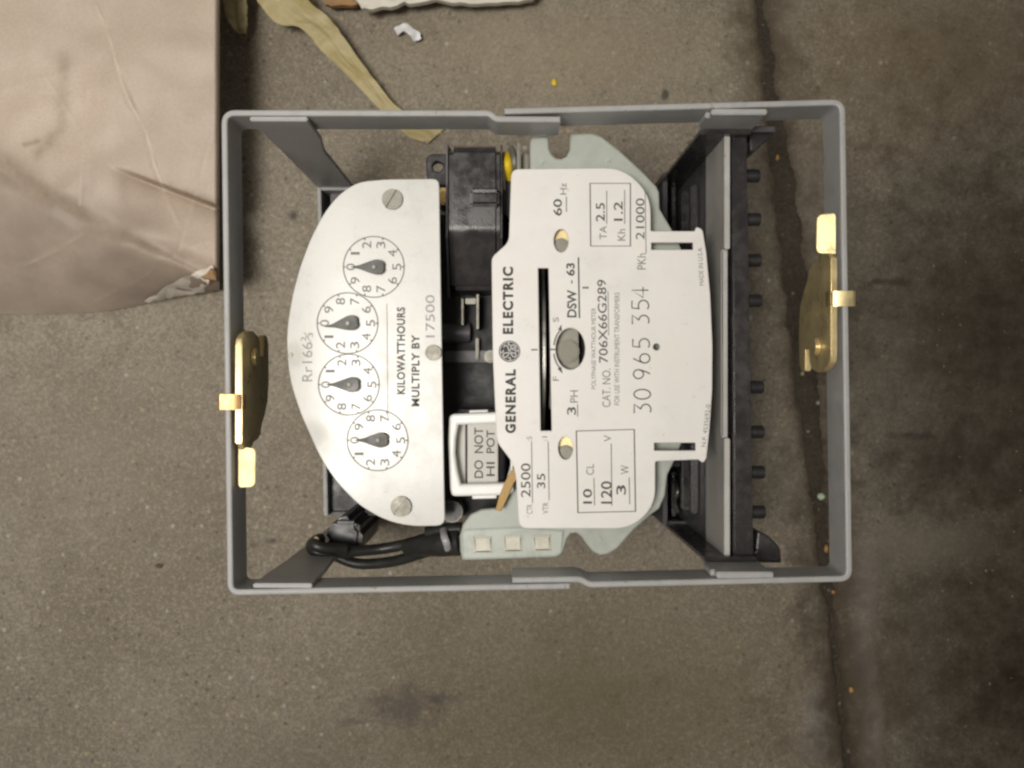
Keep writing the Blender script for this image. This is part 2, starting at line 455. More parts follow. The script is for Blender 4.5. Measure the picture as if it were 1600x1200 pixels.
# --- frame: two bent strips overlapping at the joggles
T = 9.5; DEP = 0.0165
LP = [(876, 186), (775, 185.5), (765, 176.5), (350, 176), (359.5, 926), (891, 916)]
RP = [(788, 173.5), (1316.5, 159), (1327.5, 904.5), (921, 914), (907, 905.5), (800, 907)]
fl = plate('frame_strip', [strip_loop(LP, T, [0, 8, 8, 17, 15, 0])], ZR, DEP, 'frame_paint', meter, 0.0006)
fr = plate('frame_strip', [strip_loop(RP, T, [0, 17, 15, 8, 8, 0])], ZR, DEP, 'frame_paint', meter, 0.0006)
for (x, y) in ((815, 196), (838, 196)):                        # rivets in the lap joint
    cyl('rivet', W(x, y - 4, ZR - 0.008), (0, -1, 0), 0.0022, 0.0016, 'frame_paint_light', fl, 16)
for (x, y) in ((812, 893), (830, 893), (845, 893)):
    cyl('rivet', W(x, y + 7, ZR - 0.009), (0, 1, 0), 0.0018, 0.0014, 'dark_grey', fr, 16)

# --- straps from the frame down to the base
ZB = 0.016
def strap(xa, xb, y, yt, xa2, xb2, foot=0.0):
    """vertical sheet; xa..xb at the frame, xa2..xb2 (pixels at frame height) at the base"""
    yy = W(0, y, ZR).y
    lp = [Vector((W(xa, 0, ZR).x, yy, ZR - 0.0003)), Vector((W(xb, 0, ZR).x, yy, ZR - 0.0003)),
          Vector((W(xb, 0, ZR).x, yy, ZR - 0.022)), Vector((W(xb2, 0, ZR).x, yy, ZR - 0.040)),
          Vector((W(xb2, 0, ZR).x, yy, 0.0004)), Vector((W(xa2, 0, ZR).x, yy, 0.0004)),
          Vector((W(xa2, 0, ZR).x, yy, ZR - 0.040)), Vector((W(xa, 0, ZR).x, yy, ZR - 0.016))]
    return prism('strap', lp, (0, -yt * K, 0), 'frame_paint', meter, 0.0003)
strap(390, 480, 181.6, 7, 392, 468)
strap(395, 487, 912, 7, 400, 482)

def strap_right(xa, xb, y, yt, step):
    yy = W(0, y, ZR).y; X = lambda p_: W(p_, 0, ZR).x
    v = (0, -yt * K, 0)
    t = prism('strap', [Vector((X(a), yy, z)) for a, z in ((xa, ZR - 0.0003), (xb, ZR - 0.0003), (xb, ZR - 0.030), (xa + 4, ZR - 0.030), (xa + 2, ZR - 0.0155), (xa - 6, ZR - 0.0155), (xa - 6, ZR - 0.004), (xa, ZR - 0.004))], v, 'frame_paint', meter, 0.0003)
    prism('side_panel', [Vector((X(a), yy + step, z)) for a, z in ((xa - 2, ZR - 0.017), (xb - 4, ZR - 0.017), (xb - 8, 0.0004), (xa - 8, 0.0004))], (0, -0.0016, 0), 'black_paint', t, 0.0002)
strap_right(1112, 1199, 169.5, 9, -0.0021)
strap_right(1120, 1209, 894, 10, 0.0018)

# --- base: grey flange on the left, black tray between
zb = ZB
block('base_tray', 520, 296, 1060, 806, zb - 0.004, 0.0004, 'black_deep', meter, 0.0008)
fb = prism('base_flange', [W(496, 291, zb + 0.012), W(501, 291, zb + 0.012), W(512, 806, zb + 0.012), W(506, 806, zb + 0.012)], (0, 0, -0.026), 'frame_paint', meter, 0.0003)
prism('base_lip', [W(501.5, 290, zb + 0.012), W(552, 290, zb + 0.012), W(552, 297, zb + 0.012), W(501.5, 297, zb + 0.012)], (0, 0, -0.024), 'frame_paint', fb, 0.0003)
prism('base_lip', [W(512.5, 800, zb + 0.006), W(575, 800, zb + 0.006), W(575, 806, zb + 0.006), W(512.5, 806, zb + 0.006)], (0, 0, -0.019), 'dark_grey', fb, 0.0003)
# inside faces under the register: dark bracket seen beside the left flange
block('base_bracket', 516, 302, 560, 345, zb + 0.006, zb - 0.004, 'dark_grey', meter)
block('base_bracket', 518, 745, 560, 798, zb + 0.005, zb - 0.004, 'black_plastic', meter)

# --- movement core (dark iron and coils) and its parts
block('core', 570, 335, 834, 806, 0.086, zb - 0.003, 'black_deep', meter, 0.001)
block('core', 868, 300, 1012, 802, 0.086, zb - 0.003, 'black_deep', meter, 0.001)
# rotor disc, seen edge-on through the slot of the nameplate
cyl('rotor_disc', Vector((W(848, 0, 0.112).x, W(0, 549, 0.112).y, 0.0665)), (1, 0, 0), 0.0455, 0.0010, 'steel', meter, 64, 0.0001)
block('magnet', 858.5, 446, 866, 640, 0.100, 0.07, 'nickel', meter)

# --- black coil hood
def hood_pt(py, z, x=697): return W(x, py, z)
prof = [(236, 0.084), (229, 0.103), (232, 0.1076), (239, 0.1085), (352, 0.1085), (360, 0.1083), (367, 0.1078), (375, 0.1070), (390, 0.1052), (420, 0.1017), (452, 0.0980), (462, 0.088), (462, 0.062), (236, 0.062)]
x0, x1 = W(701, 0, 0.1085).x, W(781, 0, 0.1085).x
hood = prism('coil_hood', [Vector((x0, W(0, py, z).y, z)) for py, z in prof], (x1 - x0, 0, 0), 'black_paint', meter, 0.0016)
prism('rib', [Vector((W(734, 0, 0.109).x, W(0, py, z).y, z)) for py, z in ((293, 0.1082), (298, 0.1100), (320, 0.1100), (326, 0.1082), (326, 0.106), (293, 0.106))], (W(780.5, 0, 0.109).x - W(734, 0, 0.109).x, 0, 0), 'black_paint', hood, 0.0013)
prism('hood_flange', [Vector((W(696.5, 0, 0.1085).x, W(0, py, z).y, z)) for py, z in ((236, 0.084), (224, 0.1085), (372, 0.1085), (466, 0.098), (466, 0.06), (236, 0.06))], (0.0007, 0, 0), 'dark_grey', hood, 0.0001)
prism('hood_flange', [Vector((W(782, 0, 0.1085).x, W(0, py, z).y, z)) for py, z in ((236, 0.084), (226, 0.106), (372, 0.106), (460, 0.096), (460, 0.06), (236, 0.06))], (0.0006, 0, 0), 'black_paint', hood, 0.0001)
plate('mounting_lug', [rounded([(664, 240), (698, 240), (698, 290), (668, 290)], [16, 4, 0, 10]), ell(684, 260, 8)], 0.078, 0.004, 'black_paint', meter, 0.0006)
cyl('screw', W(692, 307, 0.0995), (0, 0, -1), 0.0030, 0.014, 'brass_bronze', meter)
# --- bearing bracket, shaft and screw between the two plates
br = block('bearing_bracket', 721, 466, 724, 508, 0.096, 0.086, 'nickel', meter, 0.0001)
block('bracket_arm', 744.5, 460, 748, 514, 0.097, 0.086, 'nickel', br, 0.0001)
block('bracket_bridge', 727, 466, 743.5, 475, 0.0945, 0.087, 'nickel', br, 0.0002)
cyl('shaft', W(690, 520, 0.0885), (1, 0, 0), 0.0036, 0.0105, 'dark_grey', meter)
block('bearing_arm', 694, 548, 768, 566, 0.0885, 0.0855, 'dark_grey', meter, 0.0006)
block('bearing_arm', 743, 528, 748, 562, 0.0905, 0.086, 'nickel', meter, 0.0003)
cyl('bearing_screw', W(766, 557, 0.104), (0, 0, -1), 0.0022, 0.018, 'nickel', meter, 24, 0.0008)
rs = cyl('screw', W(706, 800, 0.0985), (0, 0, -1), 0.0038, 0.016, 'knob_grey', meter, 28)
cyl('screw_socket', W(705.5, 800, 0.0990), (0, 0, -1), 0.0034, 0.002, 'black_paint', rs, 28)

# --- white retaining clip with the caution label
clip = plate('label_clip', [rounded([(702, 647), (800, 643), (803, 768), (796, 774), (706, 776), (703, 764), (700, 690)], [9, 8, 8, 6, 7, 3, 0]),
                            [(716, 664), (790, 661), (796, 680), (798.5, 707), (796, 735), (790, 755), (720, 757), (714.5, 735), (711, 710), (712, 685)]],
             0.1125, 0.006, 'white_plastic', meter, 0.0009)
plate('clip_foot', [rounded([(737, 770), (776, 769), (776, 779), (738, 780)], 2)], 0.108, 0.004, 'white_plastic', clip, 0.0004)
plate('clip_foot', [rounded([(733, 641), (763, 640), (763, 650), (733, 650)], 2)], 0.108, 0.004, 'white_plastic', clip, 0.0004)
cap = cyl('capacitor', W(718, 640, 0.1005) + Vector((0.0078, 0, -0.002)), (0, -1, 0), 0.0086, 0.029, 'dark_grey', meter, 40)
block('label_backing', 713, 655, 727, 764, 0.1060, 0.098, 'label_paper', clip, 0.0002)
lab = block('caution_label', 730.5, 655, 778, 764, 0.1072, 0.099, 'label_paper', clip, 0.0003)
for tb_ in [text('DO', 741, 755, 747, 719, 0.012), text('NOT', 741, 755, 708, 668, 0.012),
                      text('HI', 760, 773, 744, 722, 0.012), text('POT', 760, 773, 708, 672, 0.012)]: printed('lettering', [tb_], 0.1073, 'ink_dark', clip)
# mustard insulating strip and the small things at the top of the movement
strip_pts = [(808, 728), (797, 738), (788, 755), (780, 775), (774, 797), (783, 799), (793, 778), (802, 757), (811, 742)]
plate('insulating_strip', [strip_pts], 0.1142, 0.0010, 'mustard', meter, 0.0002)
tube('lead_wire', [W(791, 243, 0.099), W(793, 252, 0.102), (W(794, 262, 0.102)), W(797, 278, 0.098)], 0.0016, 'yellow_plastic', meter)
tube('wire_end', [W(799, 232, 0.099), W(803, 245, 0.1025), W(804, 258, 0.1025), W(806, 275, 0.099)], 0.0011, 'nickel', meter)
tm = block('metal_strip', 808, 222, 813, 290, 0.104, 0.088, 'nickel', meter, 0.0003)
block('metal_strip', 815, 240, 826, 268, 0.098, 0.094, 'nickel', meter, 0.0004)
block('core_top', 790, 276, 835, 340, 0.096, 0.084, 'black_plastic', meter, 0.0008)

# --- pale green moulded plate behind the nameplate
G = [(828, 330), (828, 222), (832, 214), (850, 211), (857, 211), (858, 232), (862, 241), (869, 247), (877, 248), (885, 244), (890, 234), (891, 209),
     (925, 208), (940, 213), (968, 235), (1004, 268), (1026, 291), (1030, 300), (1031, 326), (1042, 345), (1058, 372), (1066, 392), (1066, 690), (1058, 712), (1043, 742),
     (1041, 760), (1039, 775), (1030, 795), (1015, 806), (990, 828), (965, 857), (950, 866), (938, 868), (926, 862), (916, 850), (908, 838), (900, 833), (892, 834), (886, 842), (880, 862), (872, 868),
     (722, 875), (719, 862), (718, 838), (723, 820), (735, 804), (752, 796), (775, 794), (788, 788), (800, 768), (812, 745), (830, 735)]
slotg = rounded(rect(838, 400, 868, 690), 3)
green = plate('coil_board', [G, slotg, ell(891, 545, 27, 36), ell(877, 378, 13, 20), ell(884, 700, 13, 20)], 0.1075, 0.0035, 'green_plastic', meter, 0.0007)
for (x, y) in ((846, 252), (936, 834), (890, 842 - 580 + 10)): pass
for (x, y) in ((846, 253), (937, 842), (950, 250)):
    cyl('pip', W(x, y, 0.1082), (0, 0, -1), 0.0009, 0.0012, 'clear_plastic', green, 14)
# clear terminal block with three cream terminals, wings of the moulding
tb = plate('terminal_block', [rounded([(720, 826), (808, 822), (884, 828), (879, 866), (868, 871), (724, 876), (720, 868)], [8, 0, 4, 6, 4, 5, 4])], 0.1079, 0.0024, 'clear_plastic', meter, 0.0009)
for (a, b) in ((738, 770), (785, 817), (831, 862)):
    plate('terminal', [rounded([(a, 838 - (a - 738) * 0.03), (b, 837 - (a - 738) * 0.03), (b + 1, 865 - (a - 738) * 0.03), (a + 1, 866 - (a - 738) * 0.03)], 3)], 0.1083, 0.0022, 'cream_terminal', tb, 0.0010)

# --- nameplate
ZN = 0.1165
N = rounded([(799, 264), (975, 262), (1017, 306), (1017, 361), (1086, 361), (1088, 354), (1098, 358), (1104, 396), (1110, 460), (1113.5, 540), (1113, 610), (1109, 670), (1104, 716), (1099, 724), (1091, 718), (1024, 721), (1024, 790), (986, 826), (811, 826), (806, 742), (800, 722), (776, 690), (770, 560), (768, 402), (795, 378)],
            [12, 46, 34, 3, 2, 4, 6, 0, 0, 0, 0, 0, 3, 5, 3, 3, 34, 36, 14, 10, 6, 10, 0, 8, 10])
holes = [rect(841, 419, 857, 673), ell(891.5, 545, 23, 32.5), ell(877, 376, 11.5, 18, 24), ell(884, 700, 11.5, 18, 24), ell(1026, 542, 5.2),
         rect(1018, 379, 1083, 390), rect(1022.5, 692, 1087, 704)]
holes[0] = [(841, 419), (857, 419), (862, 673), (845, 673)]
name = plate('nameplate', [N] + holes, ZN, 0.0013, 'plate_white', meter, 0.00035)
# adjusting knob under the large hole
kn = plate('adjusting_knob', [[(862, 500), (904, 500), (906, 590), (862, 590)]], 0.1115, 0.006, 'nickel', meter, 0.0003)
cyl('knob_disc', W(887, 549, 0.1132), (0, 0, -1), 0.0040, 0.0016, 'knob_grey', kn, 40, 0.0004)
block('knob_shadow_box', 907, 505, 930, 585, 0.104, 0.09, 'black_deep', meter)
# screws seen through the two oval holes
for (x, y) in ((877, 376), (884, 700)):
    b_ = cyl('mounting_boss', W(x, y - 6, 0.1128), (0, 0, -1), 0.0032, 0.02, 'brass', meter, 28)
    cyl('screw_head', W(x, y + 9, 0.1142), (0, 0, -1), 0.0029, 0.003, 'nickel', b_, 28, 0.0006)

zn = ZN + 0.00012
def P(bits, mat='ink_dark', whole=False):
    for b_ in ([bits] if whole else [[q] for q in bits]): printed('lettering', b_, zn, mat, name)
def rule(x0, y0, x1, y1, w=1.6): return ribbon([(x0, y0), (x1, y1)], w)
P([text('GENERAL', 789.5, 806, 677, 577, 0.045, 1.22), text('ELECTRIC', 785.5, 802, 522, 417, 0.045, 1.22)], 'ink_black')
# round monogram: dark disc with pale script curls
printed('monogram', [(ell(796, 549, 16.8, None, 40), [tuple(range(40))])], zn, 'ink_black', name)
curl = []
def arc(cx, cy, r, a0, a1, n=14): return [(cx + r * math.cos(math.radians(a0 + (a1 - a0) * i / n)), cy + r * math.sin(math.radians(a0 + (a1 - a0) * i / n))) for i in range(n + 1)]
curl.append(ribbon(arc(796, 549, 14.9, 0, 360, 40)[:-1], 1.0, True))
for a in (45, 135, 225, 315):                                   # four outer swirls
    ca, sa = math.cos(math.radians(a - 45)), math.sin(math.radians(a - 45))
    pts = [(0, -14.6), (-1.8, -11.8), (-0.4, -9.6), (2.0, -10.2)]
    curl.append(ribbon([(q.x, q.y) for q in catmull([(796 + x * ca - y * sa, 549 + x * sa + y * ca, 0) for x, y in pts], 4)], 1.5))
for pts in ([(-9, -6), (-7, -9.5), (-3, -7.5), (-1, -2), (2, 3), (6, 8.5), (10, 7), (9, 3), (5, 2.5), (1, 1), (-3, 2), (-8, 3), (-10, 6), (-7.5, 9.5), (-3, 7), (0, 1), (2, -4), (3, -8.5), (7, -10), (10, -7), (8.5, -3), (5, -3), (4.2, -6)],
            [(6, -6), (7.6, -6.8), (7, -4.8)]):
    curl.append(ribbon([(q.x, q.y) for q in catmull([(796 + x, 549 + y, 0) for x, y in pts], 5)], 1.55))
worn('plate_gap', (0.62, 0.60, 0.58), 0.45, var=0.03)
printed('monogram_script', curl, zn + 0.00008, 'plate_gap', name)
P([rule(830, 546.5, 840, 546.5, 2.6), rule(859.5, 546, 868, 546, 2.6)], 'ink_grey')
# F / S arrows round the knob
P([ribbon([(892 + 27 * math.cos(math.radians(a)), 546 + 38 * math.sin(math.radians(a))) for a in range(190, 231, 4)], 2.0), ribbon([(892 + 27 * math.cos(math.radians(a)), 546 + 38 * math.sin(math.radians(a))) for a in range(170, 129, -4)], 2.0),
   ([(872, 515), (878, 518), (877, 507)], [(0, 1, 2)]), ([(871, 576), (877, 573), (879, 584)], [(0, 1, 2)])], 'ink_dark', True)
P([text('S', 864, 873, 503, 496), text('F', 864, 873, 595, 588)], 'ink_grey')
P([text('DSW', 886, 901, 496, 453, 0.025), text('-', 892.5, 894.5, 443, 438), text('63', 884.5, 898, 431, 411, 0.025)])
P([rule(905.3, 497, 903.8, 402, 2.2)], 'ink_black')
P([text('I', 910, 920, 451, 448)], 'ink_grey')
P([text('60', 864.5, 878, 337, 311, 0.012)]); P([rule(885, 331, 885, 307, 1.4)], 'ink_rule'); P([text('Hz', 875, 885, 304, 286)], 'ink_grey')
P([text('2.5', 931, 945, 346, 317, 0.008), text('1.2', 959, 973, 345, 315, 0.008)])
P([text('TA', 937, 948, 374, 353), text('Kh', 965, 977, 376, 358)], 'ink_grey')
P([rule(948, 350, 948, 298, 1.3), rule(976, 350, 976, 297, 1.3)], 'ink_rule')
P([ribbon([(922, 286.5), (985, 286.5), (985, 384.5), (923, 384.5)], 2.0, True)], 'ink_dark')
P([text('21000', 993.5, 1007, 374, 310)]); P([rule(1009.5, 396, 1008, 296, 1.2)], 'ink_rule'); P([text('PKh', 996, 1009, 421, 396)], 'ink_grey')
P([text('3', 886, 900, 648, 636, 0.01)]); P([text('PH', 891, 903, 629, 610)], 'ink_grey'); P([rule(902.5, 651, 902.5, 632, 1.4)], 'ink_rule')
P([text('CAT. NO.', 941, 954, 636, 576, 0.0)], 'ink_grey')
P([text('706X66G289', 936, 950, 567, 437, 0.004, 1.0, -6 * 0.5)])
P([rule(951, 524, 950, 455, 1.1)], 'ink_rule')
P([text('POLYPHASE WATTHOUR METER', 924, 931, 608, 481), text('FOR USE WITH INSTRUMENT TRANSFORMERS', 960, 968, 633, 457)], 'ink_grey')
P([text('MADE IN U.S.A.', 1093, 1100, 446, 386, 0, 1.0, -3), text('N.P. 4535692-0', 1096, 1103, 698, 632, 0, 1.0, 7)], 'ink_grey')
P([text('10', 911, 925, 787, 764, 0.012), text('120', 939, 956, 787, 752, 0.01), text('3', 963, 978, 773, 758, 0.01)])
P([text('CL', 916, 928, 742, 725), text('V', 944, 955, 690, 680), text('W', 970, 983, 741, 727)], 'ink_grey')
P([rule(929, 790, 928, 747, 1.4), rule(956, 790, 955, 693, 1.4), rule(984, 788, 983, 746, 1.4)], 'ink_rule')
P([ribbon([(900.5, 673.5), (991, 671), (993, 799), (903, 801)], 2.1, True)], 'ink_black')
P([text('2500', 814, 829, 777, 724, 0.004), text('35', 839, 852, 763, 740, 0.006)])
P([rule(832, 786, 830.5, 690, 1.3), rule(858, 782, 856.5, 690, 1.3)], 'ink_rule')
P([text('CTR', 823, 832, 803, 788), text('VTR', 848, 857, 803, 785), text(':5', 823, 831, 689, 682), text(':1', 847, 855, 689, 682)], 'ink_grey')
# long serial number in an open, flat-topped numeral
def oval(cx, cy, rx, ry, a0=0, a1=360, n=20): return [(cx + rx * math.cos(math.radians(a0 + (a1 - a0) * i / n)), cy + ry * math.sin(math.radians(a0 + (a1 - a0) * i / n))) for i in range(n + 1)]
DG = {'3': [[(0.02, 1), (0.72, 1), (0.34, 0.60)] + oval(0.30, 0.30, 0.42, 0.30, 80, -120, 14)],
      '0': [oval(0.4, 0.5, 0.38, 0.5)],
      '9': [oval(0.37, 0.70, 0.35, 0.30), [(0.70, 0.62), (0.58, 0.30), (0.40, 0.0)]],
      '6': [oval(0.40, 0.30, 0.36, 0.30), [(0.06, 0.38), (0.20, 0.70), (0.40, 1.0)]],
      '5': [[(0.72, 1), (0.14, 1), (0.08, 0.56)] + oval(0.32, 0.31, 0.42, 0.31, 120, -130, 14)],
      '4': [[(0.58, 0), (0.58, 1), (0.0, 0.32), (0.82, 0.32)]]}
bits = []
for ch, yb in zip('30965354', (646, 624, 592, 568, 544, 507, 484, 465)):
    for st in DG[ch]:
        xr, xl = 1017 - (646 - yb) * 0.022, 991 - (646 - yb) * 0.022
        bits.append(ribbon([(xr - v * (xr - xl), yb - u * 20) for u, v in st], 2.0))
P(bits, 'ink_dark', True)

# --- register plate, bowed a little like thin sheet
ZG = 0.1185
def rz(px, py):
    d = max(0.0, (560 - px) / 110)
    z = ZG - 0.0016 * d * d
    e = max(0.0, (py - 720) / 100); g = max(0.0, (330 - py) / 60)
    u = (px - 452) ** 2 + (py - 553) ** 2
    return z - 0.0007 * e * e - 0.0003 * g * g - 0.0011 * math.exp(-u / 130.0) - 0.0006 * math.exp(-((px - 478) ** 2 / 500 + (py - 680) ** 2 / 260))
R = rounded([(560, 284), (600, 280), (686, 279), (695, 822), (640, 823), (600, 813), (560, 789), (528, 756), (504, 722), (486, 686), (468, 645), (453, 600), (446, 553), (447, 510), (455, 462), (468, 415), (486, 369), (508, 329), (532, 301)],
            [14, 12, 11, 14, 30, 22] + [16] * 13, 4)
me = plate_mesh([R], ZG, 0.0011, 0.0003)
bm = bmesh.new(); bm.from_mesh(me)
for x in range(450, 695, 9):
    p_ = W(x, 0, ZG); bmesh.ops.bisect_plane(bm, geom=bm.verts[:] + bm.edges[:] + bm.faces[:], plane_co=(p_.x, 0, 0), plane_no=(1, 0, 0), dist=1e-6)
for y in range(288, 822, 9):
    p_ = W(0, y, ZG); bmesh.ops.bisect_plane(bm, geom=bm.verts[:] + bm.edges[:] + bm.faces[:], plane_co=(0, p_.y, 0), plane_no=(0, 1, 0), dist=1e-6)
for v in bm.verts:
    v.co.z += rz(800 + v.co.x / S(ZG), 600 - v.co.y / S(ZG)) - ZG
bm.to_mesh(me); bm.free()
reg = finish('register_plate', me, 'plate_aluminium', meter, 18)
def rzp(x, y): return rz(x, y) + 0.00014
def Q(bits, mat):
    for b_ in bits: printed('lettering', [b_], rzp, mat, reg)
Q([text('KILOWATTHOURS', 620, 633, 616, 480, 0.03, 1.1)], 'ink_dark')
Q([text('MULTIPLY BY', 643, 655.5, 635, 523, 0.03, 1.1)], 'ink_dark')
Q([text('17500', 665, 679, 527, 461)], 'ink_faint')
Q([text('Rr166', 472, 488, 596, 535), text('2', 470, 478, 533, 526), text('3', 481, 489, 527, 520), rule(486, 535, 475, 519, 1.3)], 'ink_faint')
Q([rule(606, 655, 604.5, 474, 1.1)], 'ink_faint')
for (cx, cy, cw, ang) in ((584, 417, 1, 0), (543, 505, -1, -9), (545, 601, 1, 0), (590, 688, -1, 0)):
    bits = [ribbon(ell(cx, cy, 47.5, None, 56), 1.7, True)]
    for d in range(10):
        a = math.radians(180 + cw * 36 * d)
        ux, uy = math.cos(a), math.sin(a)
        bits.append(ribbon([(cx + ux * 44, cy + uy * 44), (cx + ux * 47.5, cy + uy * 47.5)], 2.2))
        tx, ty = cx + ux * 36, cy + uy * 36
        w = 4.2 if d == 1 else 10.5
        bits.append(text(str(d), tx - 7, tx + 7, ty + w / 2, ty - w / 2))
    printed('dial', bits, rzp, 'ink_grey', reg)
    # pointer: raised teardrop on a small arbor
    a = math.radians(ang); tear = []
    for x, y in ((-37, 0), (-22, 3.2), (-8, 8.5), (2, 11.8), (10, 11.5), (15.5, 7.5), (16.3, 2.2), (15, 0), (16.3, -2.2), (15.5, -7.5), (10, -11.5), (2, -11.8), (-8, -8.5), (-22, -3.2)):
        tear.append((cx + x * math.cos(a) - y * math.sin(a), cy + x * math.sin(a) + y * math.cos(a)))
    tear = rounded(tear, [0] + [3] * 13, 3)
    pn = plate('pointer', [tear], ZG + 0.0022, 0.0006, 'pointer_black', reg, 0.0002)
    cyl('arbor', W(cx, cy, ZG + 0.0029), (0, 0, -1), 0.0006, 0.0034, 'nickel', reg, 16, 0.0002)
def screw(x, y, r, slot, z=None):
    z = ZG + 0.0012 if z is None else z
    R_ = r * S(z); c0 = W(x, y, z)
    bm = bmesh.new(); seg = 36; h = R_ * 0.16; w = R_ * 0.13; dp = 0.0007
    lp = [c0 + Vector((math.cos(2 * math.pi * i / seg), math.sin(2 * math.pi * i / seg), 0)) * R_ for i in range(seg)]
    f = bm.faces.new([bm.verts.new(p) for p in lp])
    e = bmesh.ops.extrude_face_region(bm, geom=[f])
    bmesh.ops.translate(bm, verts=[v for v in e['geom'] if isinstance(v, bmesh.types.BMVert)], vec=(0, 0, -0.0022))
    bmesh.ops.recalc_face_normals(bm, faces=bm.faces)
    if slot is not None:
        ca, sa = math.cos(math.radians(slot)), math.sin(math.radians(slot))
        for sgn in (1, -1):
            bmesh.ops.bisect_plane(bm, geom=bm.verts[:] + bm.edges[:] + bm.faces[:], plane_co=c0 + Vector((-sa, ca, 0)) * w * sgn, plane_no=(-sa, ca, 0), dist=1e-7)
        top = [f for f in bm.faces if f.normal.z > 0.9 and abs((f.calc_center_median() - c0).dot(Vector((-sa, ca, 0)))) < w * 0.8]
        e = bmesh.ops.extrude_face_region(bm, geom=top)
        bmesh.ops.translate(bm, verts=[v for v in e['geom'] if isinstance(v, bmesh.types.BMVert)], vec=(0, 0, -dp))
        bmesh.ops.delete(bm, geom=top, context='FACES')
    me = bpy.data.meshes.new('m'); bm.to_mesh(me); bm.free()
    return finish('screw', me, 'nickel', reg, 35)
screw(612.5, 311, 16, 60); screw(626, 792, 16, 50); screw(676.5, 551, 12.5, None)
cyl('dimple_rivet', W(454, 555, ZG - 0.0018), (0, 0, -1), 0.0010, 0.001, 'knob_grey', reg, 16, 0.0004)
for (x, y) in ((612.5, 330), (626, 770), (660, 551)):
    cyl('post', W(x, y, ZG - 0.0012), (0, 0, -1), 0.0032, 0.034, 'black_plastic', reg, 16)
for (x, y) in ((905, 330), (905, 770)):
    cyl('post', W(x, y, 0.104), (0, 0, -1), 0.0035, 0.02, 'black_plastic', green, 16)

# --- right-hand wall: light stepped rail on a dark panel, black connector bar with thumb screws
def yz(lst, px, zx):
    x = W(px, 0, zx).x
    return [Vector((x, W(0, py, z).y, z)) for py, z in lst]
rail = prism('rail', yz([(196, 0.110), (389, 0.110), (391, 0.1065), (683, 0.1065), (685, 0.110), (882, 0.110), (882, 0.079), (196, 0.079)], 1132, 0.110), (0.0019, 0, 0), 'frame_paint_light', meter, 0.0003)
# flange bent over along the middle stretch
prism('rail_flange', [W(1127, 392, 0.1062), W(1130.7, 392, 0.1062), W(1130.7, 682, 0.1062), W(1127, 682, 0.1062)], (0, 0, -0.012), 'frame_paint_light', rail, 0.0002)
wx = W(1132, 0, 0.110).x
wall = prism('back_panel', [Vector((wx + 0.0002, W(0, 200, 0.105).y, 0.0788)), Vector((wx + 0.0002, W(0, 880, 0.105).y, 0.0788)), Vector((wx + 0.0002, W(0, 880, 0.105).y, 0.004)), Vector((wx + 0.0002, W(0, 200, 0.105).y, 0.004))], (0.0014, 0, 0), 'dark_grey', meter, 0.0003)
for (za, zb2, dx) in ((0.066, 0.061, 0.003), (0.054, 0.050, 0.0045)):
    prism('panel_rib', [Vector((wx - dx, W(0, 285, 0.07).y, za)), Vector((wx - dx, W(0, 805, 0.07).y, za)), Vector((wx - dx, W(0, 805, 0.07).y, zb2)), Vector((wx - dx, W(0, 285, 0.07).y, zb2))], (dx - 0.0002, 0, 0), 'black_paint', wall, 0.0006)
# channel boxes at the foot of the panel
for (ya, yb) in ((268, 402), (722, 822)):
    ch = block('channel', 1036, ya, 1043, yb, 0.038, 0.010, 'dark_grey', meter, 0.0005)
    block('channel_wall', 1043.5, ya, 1078, ya + 7, 0.038, 0.010, 'dark_grey', ch, 0.0005)
    block('channel_wall', 1043.5, yb - 7, 1078, yb, 0.038, 0.010, 'dark_grey', ch, 0.0005)
    block('contact', 1050, ya + 14, 1056, yb - 14, 0.026, 0.012, 'black_paint', ch, 0.0005)
tube('contact_clip', [W(1054, 752, 0.034), W(1059, 768, 0.040), W(1054, 784, 0.036), W(1059, 800, 0.034)], 0.0009, 'steel', meter)

bar = prism('connector_bar', [W(1143.5, 207, 0.1085), W(1167, 206, 0.1085), W(1178, 878, 0.1085), W(1146, 879, 0.1085)], (0, 0, -0.016), 'black_paint', meter, 0.0007)
for k, (x, y) in enumerate(((1168, 275), (1169, 343), (1170, 407), (1171, 470), (1173.5, 605), (1174.5, 675), (1175.5, 738), (1176.5, 800))):
    c_ = W(x, y, 0.1035)
    tsr = cyl('thumb_screw', c_ + Vector((-0.0008, 0, 0)), (1, 0, 0), 0.0023, 0.0049, 'black_plastic', bar, 24, 0.0004)
ear = [(1150, 196), (1210, 196), (1211, 206), (1202, 216), (1180, 236), (1172, 236), (1171, 212), (1150, 212)]
plate('bar_ear', [ear], 0.104, 0.012, 'black_paint', bar, 0.0007)
plate('bar_ear_flange', [rounded([(1172, 197), (1212, 197), (1212, 206), (1172, 206)], 2)], 0.1068, 0.0024, 'dark_grey', bar, 0.0004)
ear2 = rounded([(1150, 866), (1180, 862), (1184, 830), (1200, 836), (1220, 856), (1222, 880), (1150, 880)], [0, 2, 4, 8, 8, 3, 0])
plate('bar_ear', [ear2], 0.101, 0.012, 'black_paint', bar, 0.0009)

